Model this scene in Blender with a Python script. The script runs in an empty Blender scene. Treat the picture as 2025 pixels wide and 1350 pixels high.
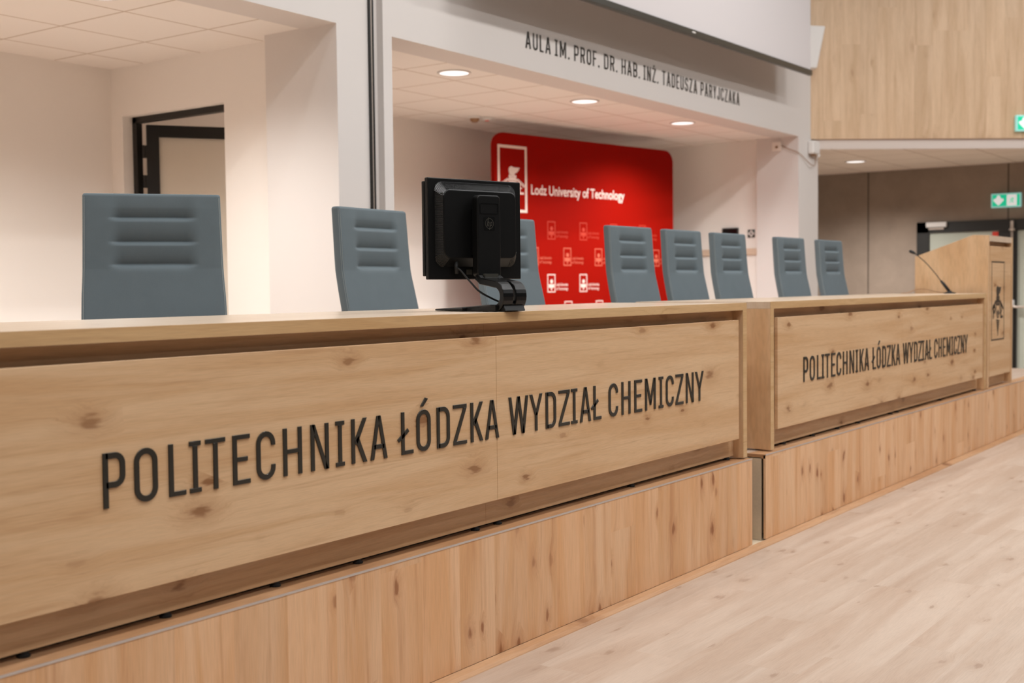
import bpy, bmesh, math, random
from mathutils import Vector, Matrix
random.seed(7)
S = bpy.context.scene
COL = S.collection
PI = math.pi

# ------------------------------------------------------------------ camera, world, lights, exposure
cam_d = bpy.data.cameras.new('camera')
cam = bpy.data.objects.new('camera', cam_d)
COL.objects.link(cam)
S.camera = cam
cam_d.sensor_width = 36.0
cam_d.lens = 42.3415
cam_d.clip_start = 0.05
yaw, pitch, roll = math.radians(54.34608), math.radians(-2.566275), math.radians(-0.636343)
_f = Vector((math.sin(yaw)*math.cos(pitch), math.cos(yaw)*math.cos(pitch), math.sin(pitch)))
_r = Vector((math.cos(yaw), -math.sin(yaw), 0))
_u = _r.cross(_f)
_r2 = math.cos(roll)*_r + math.sin(roll)*_u
_u2 = -math.sin(roll)*_r + math.cos(roll)*_u
cam.matrix_world = Matrix(((_r2.x, _u2.x, -_f.x, 0.0), (_r2.y, _u2.y, -_f.y, -2.45), (_r2.z, _u2.z, -_f.z, 1.265), (0, 0, 0, 1)))
cam_d.dof.use_dof = True
cam_d.dof.focus_distance = 4.3
cam_d.dof.aperture_fstop = 3.2

W = bpy.data.worlds.new('world')
S.world = W
W.use_nodes = True
# dim seats at eye level, pale lit ceiling overhead
_wt = W.node_tree
_bg = _wt.nodes['Background']
_tc = _wt.nodes.new('ShaderNodeTexCoord')
_sx = _wt.nodes.new('ShaderNodeSeparateXYZ')
_mr = _wt.nodes.new('ShaderNodeMapRange')
_wt.links.new(_tc.outputs['Generated'], _sx.inputs[0])
_wt.links.new(_sx.outputs[2], _mr.inputs[0])
_mr.inputs[1].default_value = 0.10
_mr.inputs[2].default_value = 0.75
_mr.inputs[3].default_value = 0.05
_mr.inputs[4].default_value = 0.32
_wt.links.new(_mr.outputs[0], _bg.inputs[1])
_bg.inputs[0].default_value = (1.0, 0.98, 0.965, 1)

S.view_settings.view_transform = 'Standard'
S.view_settings.look = 'None'
S.view_settings.exposure = 0.0
S.view_settings.gamma = 1.0
S.view_settings.use_curve_mapping = False
S.cycles.use_denoising = True
S.cycles.max_bounces = 8
S.cycles.diffuse_bounces = 5


def area_lamp(name, loc, sx, sy, power, color=(1, 0.985, 0.97), aim=None):
    d = bpy.data.lights.new(name, 'AREA')
    d.shape = 'RECTANGLE'
    d.size, d.size_y = sx, sy
    d.energy = power
    d.color = color
    o = bpy.data.objects.new(name, d)
    o.location = loc
    if aim is not None:
        o.rotation_euler = (Vector(aim) - Vector(loc)).to_track_quat('-Z', 'Y').to_euler()
    COL.objects.link(o)
    return o


# the lecture hall's ceiling luminaires, in rows above the seats in front of the stage
for lx, k in ((-2.0, 0.36), (1.8, 0.82), (5.6, 1.02), (9.4, 1.06), (12.6, 0.62)):
    if lx < 12:
        area_lamp('hall_light', (lx, 0.9, 5.9), 1.6, 0.35, 36*k)
    area_lamp('hall_light', (lx, -1.6, 5.9), 1.6, 0.35, 108*k)
    area_lamp('hall_light', (lx, -3.6, 6.0), 1.6, 0.35, 80*k)
    area_lamp('hall_light', (lx, -8.0, 6.4), 1.6, 0.35, 28*k)


# ------------------------------------------------------------------ node helpers
class NT:
    def __init__(self, name):
        self.m = bpy.data.materials.new(name)
        self.m.use_nodes = True
        self.t = self.m.node_tree
        self.b = self.t.nodes['Principled BSDF']

    def n(self, kind, **kw):
        nd = self.t.nodes.new(kind)
        for k, v in kw.items():
            setattr(nd, k, v)
        return nd

    def put(self, sock, v):
        if isinstance(v, (int, float)):
            sock.default_value = v
        elif isinstance(v, (tuple, list)):
            k = len(sock.default_value)
            sock.default_value = (tuple(v) + (1,))[:k]
        else:
            self.t.links.new(v, sock)

    def math(self, op, a, b=0.0, c=None, clamp=False):
        nd = self.n('ShaderNodeMath', operation=op, use_clamp=clamp)
        self.put(nd.inputs[0], a)
        self.put(nd.inputs[1], b)
        if c is not None:
            self.put(nd.inputs[2], c)
        return nd.outputs[0]

    def xyz(self, x, y, z):
        nd = self.n('ShaderNodeCombineXYZ')
        for i, v in enumerate((x, y, z)):
            self.put(nd.inputs[i], v)
        return nd.outputs[0]

    def pos(self):
        g = self.n('ShaderNodeNewGeometry')
        s = self.n('ShaderNodeSeparateXYZ')
        self.t.links.new(g.outputs['Position'], s.inputs[0])
        return s.outputs[0], s.outputs[1], s.outputs[2]

    def noise(self, vec, scale=1.0, detail=3.0, rough=0.5, dist=0.0):
        nd = self.n('ShaderNodeTexNoise')
        self.put(nd.inputs['Vector'], vec)
        nd.inputs['Scale'].default_value = scale
        nd.inputs['Detail'].default_value = detail
        nd.inputs['Roughness'].default_value = rough
        nd.inputs['Distortion'].default_value = dist
        return nd.outputs[0]

    def smooth(self, v, a, b, lo=0.0, hi=1.0):
        nd = self.n('ShaderNodeMapRange', interpolation_type='SMOOTHSTEP')
        self.put(nd.inputs[0], v)
        nd.inputs[1].default_value = a
        nd.inputs[2].default_value = b
        nd.inputs[3].default_value = lo
        nd.inputs[4].default_value = hi
        return nd.outputs[0]

    def mix(self, fac, a, b):
        nd = self.n('ShaderNodeMix', data_type='RGBA')
        self.put(nd.inputs[0], fac)
        self.put(nd.inputs[6], a)
        self.put(nd.inputs[7], b)
        return nd.outputs[2]

    def scale_col(self, col, f):
        nd = self.n('ShaderNodeVectorMath', operation='SCALE')
        self.put(nd.inputs[0], col)
        self.put(nd.inputs['Scale'], f)
        return nd.outputs[0]

    def done(self, col, rough=0.5, metal=0.0, spec=0.5):
        self.put(self.b.inputs['Base Color'], col)
        self.put(self.b.inputs['Roughness'], rough)
        self.b.inputs['Metallic'].default_value = metal
        self.b.inputs['Specular IOR Level'].default_value = spec
        return self.m

    def bump(self, h, strength=0.2, distance=0.002):
        nd = self.n('ShaderNodeBump')
        nd.inputs['Strength'].default_value = strength
        nd.inputs['Distance'].default_value = distance
        self.put(nd.inputs['Height'], h)
        self.t.links.new(nd.outputs[0], self.b.inputs['Normal'])


def srgb(r, g, b):
    def f(c):
        c /= 255.0
        return c/12.92 if c <= 0.04045 else ((c+0.055)/1.055)**2.4
    return (f(r), f(g), f(b), 1)


def plain(name, col, rough=0.5, metal=0.0, spec=0.5, grain=0.0):
    t = NT(name)
    if grain:
        x, y, z = t.pos()
        f = t.noise(t.xyz(x, y, z), 260.0, 2.0)
        k = t.math('MULTIPLY_ADD', f, grain*2, 1.0-grain)
        return t.done(t.scale_col(col, k), rough, metal, spec)
    return t.done(col, rough, metal, spec)


def wood(name, light, mid, dark, grain='x', knots=1.0, streak=1.0, plank=None, rough=0.48, seed=0.0, knot_scale=(1.5, 6.0), tone=0.12, spec=0.4, fig=11.0, line=46.0, bumpy=True):
    """oak laminate: broad figure, fine pores, knots; plank=(width, length) splits it into boards"""
    t = NT(name)
    x, y, z = t.pos()
    if grain == 'x':
        g, a, b = x, z, y
    elif grain == 'xf':
        g, a, b = x, y, z
    elif grain == 'z':
        g, a, b = z, t.math('ADD', x, t.math('MULTIPLY', y, 0.0)), y
    elif grain == 'zd':
        g, a, b = z, t.math('SUBTRACT', t.math('MULTIPLY', x, 0.625), t.math('MULTIPLY', y, 0.78)), 0.0
    else:
        g, a, b = y, x, z
    b = t.math('ADD', b, seed)
    bright = 1.0
    if plank:
        row = t.math('FLOOR', t.math('DIVIDE', a, plank[0]))
        wn = t.n('ShaderNodeTexWhiteNoise', noise_dimensions='1D')
        t.put(wn.inputs['W'], row)
        off = t.math('MULTIPLY', wn.outputs[0], 7.3)
        colm = t.math('FLOOR', t.math('DIVIDE', t.math('ADD', g, off), plank[1]))
        wn2 = t.n('ShaderNodeTexWhiteNoise', noise_dimensions='2D')
        t.put(wn2.inputs['Vector'], t.xyz(row, colm, 0.0))
        rnd = wn2.outputs[0]
        g = t.math('ADD', g, t.math('MULTIPLY', rnd, 31.7))
        b = t.math('ADD', b, t.math('MULTIPLY', rnd, 17.1))
        bright = t.math('MULTIPLY_ADD', rnd, tone, 1.0-tone*0.5)
    # knots
    vo = t.n('ShaderNodeTexVoronoi', feature='F1', voronoi_dimensions='2D')
    kv = t.xyz(t.math('MULTIPLY_ADD', g, knot_scale[0]*2.0, seed*7.7), t.math('MULTIPLY_ADD', a, knot_scale[1], seed*3.3), 0.0)
    wob = t.noise(t.xyz(t.math('MULTIPLY', g, 16.0), t.math('MULTIPLY', a, 60.0), b), 1.0, 3.0)
    vo.inputs['Scale'].default_value = 1.0
    t.put(vo.inputs['Vector'], kv)
    sc = t.n('ShaderNodeSeparateColor')
    t.t.links.new(vo.outputs['Color'], sc.inputs[0])
    on = t.smooth(sc.outputs[0], 0.52, 0.95, 0.0, 1.0)
    dd = t.math('ADD', vo.outputs['Distance'], t.math('MULTIPLY', t.math('SUBTRACT', wob, 0.5), 0.30))
    size = t.math('MULTIPLY_ADD', sc.outputs[1], 0.6, 0.45)
    dd = t.math('DIVIDE', dd, size)
    core = t.math('MULTIPLY', t.smooth(dd, 0.16, 0.05), on)
    halo = t.math('MULTIPLY', t.smooth(dd, 0.50, 0.06), on)
    a2 = t.math('ADD', a, t.math('MULTIPLY', halo, 0.03))
    # broad figure
    v1 = t.xyz(t.math('MULTIPLY', g, 0.7), t.math('MULTIPLY', a2, fig), t.math('MULTIPLY', b, 4.0))
    f1 = t.noise(v1, 1.0, 4.0, 0.55, 0.9)
    v1b = t.xyz(t.math('MULTIPLY', g, 1.6), t.math('MULTIPLY', a2, line), t.math('MULTIPLY', b, 4.0))
    f1b = t.noise(v1b, 1.0, 3.0, 0.6, 0.6)
    # pores
    v2 = t.xyz(t.math('MULTIPLY', g, 14.0), t.math('MULTIPLY', a2, 420.0), t.math('MULTIPLY', b, 60.0))
    f2 = t.noise(v2, 1.0, 2.0, 0.5)
    c = t.mix(t.smooth(f1, 0.32, 0.70), light, mid)
    c = t.mix(t.math('MULTIPLY', t.smooth(f1b, 0.50, 0.78), 0.55*streak), c, dark)
    k2 = t.math('MULTIPLY_ADD', t.smooth(f2, 0.35, 0.72), -0.11, 1.04)
    if plank:
        k2 = t.math('MULTIPLY', k2, bright)
    c = t.scale_col(c, k2)
    c = t.mix(t.math('MULTIPLY', halo, 0.38*knots), c, dark)
    kn = (dark[0]*0.60, dark[1]*0.50, dark[2]*0.42, 1)
    c = t.mix(t.math('MULTIPLY', core, 0.8*knots), c, kn)
    if bumpy:
        t.bump(f2, 0.06, 0.0006)
    return t.done(c, rough, 0.0, spec)


OAK_L, OAK_M, OAK_D = srgb(214, 180, 142), srgb(200, 160, 118), srgb(160, 112, 70)
M = {}
M['oak'] = wood('oak_laminate', OAK_L, OAK_M, OAK_D, 'x', knots=1.0, streak=0.62, rough=0.42, knot_scale=(1.7, 7.0), line=58.0)
M['oak_v'] = wood('oak_laminate_upright', OAK_L, OAK_M, OAK_D, 'z', knots=0.8, streak=0.6, rough=0.42, seed=3.1)
M['oak_top'] = wood('oak_laminate_top', srgb(212, 192, 170), srgb(202, 178, 152), srgb(176, 142, 108), 'xf', knots=0.5, streak=0.4, rough=0.28, seed=1.7, spec=0.5, bumpy=False)  # paler than the panels: the top's grazing sheen is put into the colour
M['oak_edge'] = wood('oak_edge_band', srgb(206, 172, 128), srgb(192, 154, 108), srgb(158, 118, 74), 'x', knots=0.0, streak=0.7, rough=0.45, seed=5.0)
M['riser'] = wood('oak_riser', srgb(224, 184, 146), srgb(212, 162, 116), srgb(168, 106, 62), 'z', knots=1.0, streak=0.75, plank=(0.192, 1.3), rough=0.5, knot_scale=(2.2, 8.5), tone=0.10, fig=7.0, line=24.0)
M['skirt'] = wood('oak_skirting', srgb(184, 144, 108), srgb(168, 124, 86), srgb(132, 86, 52), 'x', knots=1.0, streak=0.8, rough=0.5, seed=2.0)
M['floor'] = wood('oak_floor', srgb(187, 168, 152), srgb(174, 151, 133), srgb(146, 115, 91), 'xf', knots=0.45, streak=0.3, plank=(0.19, 1.28), rough=0.5, knot_scale=(1.7, 7.5), tone=0.06, spec=0.35, fig=8.0, line=26.0)
M['gallery'] = wood('oak_gallery_cladding', srgb(216, 186, 154), srgb(200, 168, 134), srgb(170, 132, 96), 'zd', knots=0.3, streak=0.7, plank=(0.20, 2.6), rough=0.5, knot_scale=(1.0, 4.0), tone=0.10, fig=9.0, line=26.0)
M['plaster'] = plain('white_plaster', srgb(218, 212, 208), 0.7, spec=0.2)
M['plaster_warm'] = plain('warm_plaster', srgb(241, 235, 229), 0.7, spec=0.2)
M['fascia'] = plain('fascia_paint', srgb(208, 196, 188), 0.6, spec=0.2)
M['white'] = plain('white_plastic', srgb(226, 222, 218), 0.4)
M['screen'] = plain('screen_fabric', srgb(214, 208, 208), 0.8, spec=0.1)
M['black'] = plain('black_metal', srgb(34, 32, 29), 0.42, spec=0.4)
M['letter'] = plain('black_acrylic', srgb(44, 41, 35), 0.30, spec=0.5)
M['bar'] = plain('screen_bar_black', srgb(62, 60, 54), 0.35, spec=0.5)
M['plastic'] = plain('monitor_plastic', srgb(11, 11, 11), 0.40, spec=0.28)
M['plastic_gloss'] = plain('monitor_gloss', srgb(14, 14, 14), 0.24, spec=0.4)
M['rubber'] = plain('black_rubber', srgb(18, 18, 18), 0.6)
M['alu'] = plain('aluminium', srgb(206, 200, 196), 0.35, metal=0.6)
M['steel'] = plain('brushed_steel', srgb(196, 182, 170), 0.35, metal=0.4)
M['chrome'] = plain('chrome', srgb(200, 200, 200), 0.15, metal=1.0)
M['print'] = plain('printed_white', srgb(236, 214, 204), 0.6)
M['red_faint'] = plain('printed_pale_red', srgb(184, 52, 30), 0.6)
M['red_mid'] = plain('printed_mid_red', srgb(204, 98, 74), 0.6)
M['red'] = plain('red_banner', srgb(148, 16, 6), 0.7, spec=0.04)
M['sticker'] = plain('red_sticker', srgb(216, 60, 40), 0.5)
M['cable_tan'] = plain('tan_cable', srgb(150, 112, 78), 0.5)
M['seam'] = plain('chair_stitching', srgb(146, 152, 150), 0.8)
M['bounce_cut'] = plain('dark_bounce_cut_floor', srgb(70, 66, 64), 0.9, spec=0.1)
M['dark'] = plain('dark_gap', srgb(20, 17, 15), 0.8)
M['sign_dark'] = plain('sign_dark_green', srgb(30, 36, 26), 0.5)
M['rail'] = plain('wall_rail_wood', srgb(214, 190, 168), 0.5)
M['grey_white'] = plain('frosted_grey', srgb(214, 208, 198), 0.5)


def fabric():
    t = NT('blue_grey_upholstery')
    x, y, z = t.pos()
    f = t.noise(t.xyz(x, y, z), 900.0, 2.0)
    f2 = t.noise(t.xyz(x, y, z), 14.0, 2.0)
    k = t.math('ADD', t.math('MULTIPLY_ADD', f, 0.34, 0.83), t.math('MULTIPLY_ADD', f2, 0.12, -0.06))
    t.bump(f, 0.25, 0.0006)
    return t.done(t.scale_col(srgb(100, 111, 116), k), 0.72, 0.0, 0.25)


M['fabric'] = fabric()


def concrete(name, base, seams=True, scale=3.0):
    t = NT(name)
    x, y, z = t.pos()
    v = t.xyz(x, y, z)
    f = t.noise(v, scale, 5.0, 0.6, 0.4)
    f2 = t.noise(v, scale*22, 3.0, 0.6)
    k = t.math('ADD', t.math('MULTIPLY_ADD', f, 0.5, 0.75), t.math('MULTIPLY_ADD', f2, 0.2, -0.1))
    c = t.scale_col(base, k)
    if seams:
        fr = t.math('FRACT', t.math('DIVIDE', t.math('SUBTRACT', y, 1.241-0.873), 1.746))
        dseam = t.math('ABSOLUTE', t.math('SUBTRACT', fr, 0.5))
        c = t.mix(t.smooth(dseam, 0.0065, 0.0035), c, (base[0]*0.3, base[1]*0.3, base[2]*0.3, 1))
    return t.done(c, 0.75, 0.0, 0.2)


M['concrete'] = concrete('concrete_wall', srgb(146, 130, 116))
M['concrete_raw'] = concrete('raw_concrete', srgb(206, 188, 162), False, 6.0)


def tiles(name, base, line, ox, oy, w=0.6):
    t = NT(name)
    x, y, z = t.pos()

    def near(v, o):
        fr = t.math('FRACT', t.math('ADD', t.math('DIVIDE', t.math('SUBTRACT', v, o), w), 0.5))
        return t.math('ABSOLUTE', t.math('SUBTRACT', fr, 0.5))
    d = t.math('MINIMUM', near(x, ox), near(y, oy))
    c = t.mix(t.smooth(d, 0.016, 0.010), base, line)
    f = t.noise(t.xyz(x, y, z), 120.0, 2.0)
    t.bump(f, 0.1, 0.001)
    return t.done(c, 0.85, 0.0, 0.1)


M['tiles_a'] = tiles('ceiling_tiles', srgb(242, 236, 230), srgb(206, 192, 178), 4.305, 3.295)
M['tiles_b'] = tiles('ceiling_tiles_main', srgb(242, 236, 230), srgb(206, 192, 178), 7.25, 3.26)
M['tiles_c'] = tiles('ceiling_tiles_corridor', srgb(228, 216, 204), srgb(184, 166, 148), 13.1, 3.023, 0.6276)


def emit(name, col, strength):
    t = NT(name)
    t.put(t.b.inputs['Emission Color'], col)
    t.b.inputs['Emission Strength'].default_value = strength
    return t.done(col, 0.5)


M['lens'] = emit('lamp_diffuser', (1.0, 0.97, 0.96, 1), 1.0)
M['exit_green'] = emit('exit_sign_green', srgb(8, 196, 150), 0.55)
M['exit_white'] = emit('exit_sign_white', srgb(226, 226, 228), 0.55)
M['exit_case'] = emit('exit_sign_case', srgb(160, 222, 216), 0.35)


def frosted():
    t = NT('frosted_glass')
    t.b.inputs['Transmission Weight'].default_value = 0.15
    return t.done(srgb(232, 222, 206), 0.55, 0.0, 0.3)


M['frosted'] = frosted()


def frosted2():
    t = NT('frosted_glass_grey')
    t.b.inputs['Transmission Weight'].default_value = 0.25
    return t.done(srgb(196, 200, 186), 0.5, 0.0, 0.3)


M['frosted_grey'] = frosted2()


# ------------------------------------------------------------------ mesh helpers
class MB:
    def __init__(self):
        self.bm = bmesh.new()

    def face(self, vs):
        try:
            return self.bm.faces.new(vs)
        except ValueError:
            return None

    def box(self, x0, x1, y0, y1, z0, z1, mat=None):
        p = [(x0, y0, z0), (x1, y0, z0), (x1, y1, z0), (x0, y1, z0), (x0, y0, z1), (x1, y0, z1), (x1, y1, z1), (x0, y1, z1)]
        if mat is not None:
            p = [mat @ Vector(q) for q in p]
        v = [self.bm.verts.new(q) for q in p]
        for f in ((3, 2, 1, 0), (4, 5, 6, 7), (0, 1, 5, 4), (1, 2, 6, 5), (2, 3, 7, 6), (3, 0, 4, 7)):
            self.face([v[i] for i in f])
        return self

    def prism(self, pts, a, b, axis='y'):
        """extrude a 2-D outline: axis y -> pts are (x,z); axis x -> (y,z); axis z -> (x,y)"""
        def q(p, k):
            return (p[0], k, p[1]) if axis == 'y' else ((k, p[0], p[1]) if axis == 'x' else (p[0], p[1], k))
        va = [self.bm.verts.new(q(p, a)) for p in pts]
        vb = [self.bm.verts.new(q(p, b)) for p in pts]
        self.face(va)
        self.face(vb[::-1])
        n = len(pts)
        for i in range(n):
            j = (i+1) % n
            self.face([va[j], va[i], vb[i], vb[j]])
        return self

    def ribbon(self, pts, t, a, b, closed=False, axis='y'):
        """stroke of width t along a 2-D path, extruded from a to b"""
        n = len(pts)
        L, R = [], []
        for i in range(n):
            p = Vector(pts[i])
            if closed:
                d0 = (p - Vector(pts[i-1])).normalized()
                d1 = (Vector(pts[(i+1) % n]) - p).normalized()
            else:
                d0 = (p - Vector(pts[max(i-1, 0)]))
                d1 = (Vector(pts[min(i+1, n-1)]) - p)
                d0 = d1 if d0.length < 1e-9 else d0
                d1 = d0 if d1.length < 1e-9 else d1
                d0 = d0.normalized()
                d1 = d1.normalized()
            n0 = Vector((-d0.y, d0.x))
            n1 = Vector((-d1.y, d1.x))
            m = (n0+n1)
            m = m.normalized() if m.length > 1e-6 else n0
            k = t*0.5/max(0.35, m.dot(n0))
            L.append(p + m*k)
            R.append(p - m*k)

        def q(p, k):
            return (p[0], k, p[1]) if axis == 'y' else ((k, p[0], p[1]) if axis == 'x' else (p[0], p[1], k))
        la = [self.bm.verts.new(q(p, a)) for p in L]
        ra = [self.bm.verts.new(q(p, a)) for p in R]
        lb = [self.bm.verts.new(q(p, b)) for p in L]
        rb = [self.bm.verts.new(q(p, b)) for p in R]
        rng = range(n if closed else n-1)
        for i in rng:
            j = (i+1) % n
            self.face([la[i], la[j], ra[j], ra[i]])
            self.face([lb[j], lb[i], rb[i], rb[j]])
            self.face([la[j], la[i], lb[i], lb[j]])
            self.face([ra[i], ra[j], rb[j], rb[i]])
        if not closed:
            self.face([la[0], ra[0], rb[0], lb[0]])
            self.face([ra[-1], la[-1], lb[-1], rb[-1]])
        return self

    def tube(self, pts, r, n=8, caps=True):
        pts = [Vector(p) for p in pts]
        rs = r if isinstance(r, (list, tuple)) else [r]*len(pts)
        rings = []
        t0 = (pts[1]-pts[0]).normalized()
        up = Vector((0, 0, 1)) if abs(t0.z) < 0.9 else Vector((1, 0, 0))
        s = t0.cross(up).normalized()
        for i, p in enumerate(pts):
            t = (pts[min(i+1, len(pts)-1)] - pts[max(i-1, 0)]).normalized()
            s = (s - t*s.dot(t)).normalized()
            w = t.cross(s)
            rings.append([self.bm.verts.new(p + (s*math.cos(2*PI*k/n) + w*math.sin(2*PI*k/n))*rs[i]) for k in range(n)])
        for a, b in zip(rings, rings[1:]):
            for k in range(n):
                self.face([a[k], a[(k+1) % n], b[(k+1) % n], b[k]])
        if caps:
            self.face(rings[0][::-1])
            self.face(rings[-1])
        return self

    def lathe(self, prof, c=(0, 0, 0), n=24):
        """profile of (r,z) turned about a vertical axis through c"""
        rings = []
        for r, z in prof:
            rings.append([self.bm.verts.new((c[0]+r*math.cos(2*PI*k/n), c[1]+r*math.sin(2*PI*k/n), c[2]+z)) for k in range(n)] if r > 1e-6
                         else [self.bm.verts.new((c[0], c[1], c[2]+z))])
        for a, b in zip(rings, rings[1:]):
            for k in range(n):
                p = [a[k % len(a)], a[(k+1) % len(a)], b[(k+1) % len(b)], b[k % len(b)]]
                u = []
                for v in p:
                    if v not in u:
                        u.append(v)
                if len(u) > 2:
                    self.face(u)
        return self

    def band(self, path, w, th, cx=0.0, n=None):
        """flat strap of width w (x) and thickness th following a (y,z) path"""
        return self.ribbon(path, th, cx-w/2, cx+w/2, axis='x')

    def build(self, name, mat, parent=None, smooth=False, bevel=0.0, seg=2, mats=None):
        bm = self.bm
        bmesh.ops.recalc_face_normals(bm, faces=bm.faces)
        me = bpy.data.meshes.new(name)
        bm.to_mesh(me)
        bm.free()
        o = bpy.data.objects.new(name, me)
        for m_ in (mats or [mat]):
            me.materials.append(m_)
        if parent is not None:
            o.parent = parent
        COL.objects.link(o)
        if bevel:
            md = o.modifiers.new('bevel', 'BEVEL')
            md.width = bevel
            md.segments = seg
            md.limit_method = 'ANGLE'
            md.angle_limit = math.radians(40)
        if smooth:
            for p in me.polygons:
                p.use_smooth = True
        return o


def tag(o, label=None, cat=None, group=None, kind=None):
    if label:
        o['label'] = label
    if cat:
        o['category'] = cat
    if group:
        o['group'] = group
    if kind:
        o['kind'] = kind
    return o


def empty(name, loc, rz=0.0, label=None, cat=None, group=None, kind=None):
    o = bpy.data.objects.new(name, None)
    o.empty_display_size = 0.1
    o.location = loc
    o.rotation_euler = (0, 0, rz)
    COL.objects.link(o)
    return tag(o, label, cat, group, kind)


def copy_tree(o, parent=None):
    c = o.copy()
    COL.objects.link(c)
    if parent is not None:
        c.parent = parent
    for ch in [q for q in o.children]:
        copy_tree(ch, c)
    return c


def struct(mb, name, mat, **kw):
    o = mb.build(name, mat, **kw)
    o['kind'] = 'structure'
    return o


def arc(cx, cy, r, a0, a1, n=7, ry=None):
    ry = r if ry is None else ry
    return [(cx + r*math.cos(math.radians(a0+(a1-a0)*i/n)), cy + ry*math.sin(math.radians(a0+(a1-a0)*i/n))) for i in range(n+1)]


def rrect(x0, x1, z0, z1, r, n=6):
    return arc(x1-r, z1-r, r, 0, 90, n) + arc(x0+r, z1-r, r, 90, 180, n) + arc(x0+r, z0+r, r, 180, 270, n) + arc(x1-r, z0+r, r, 270, 360, n)


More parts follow.
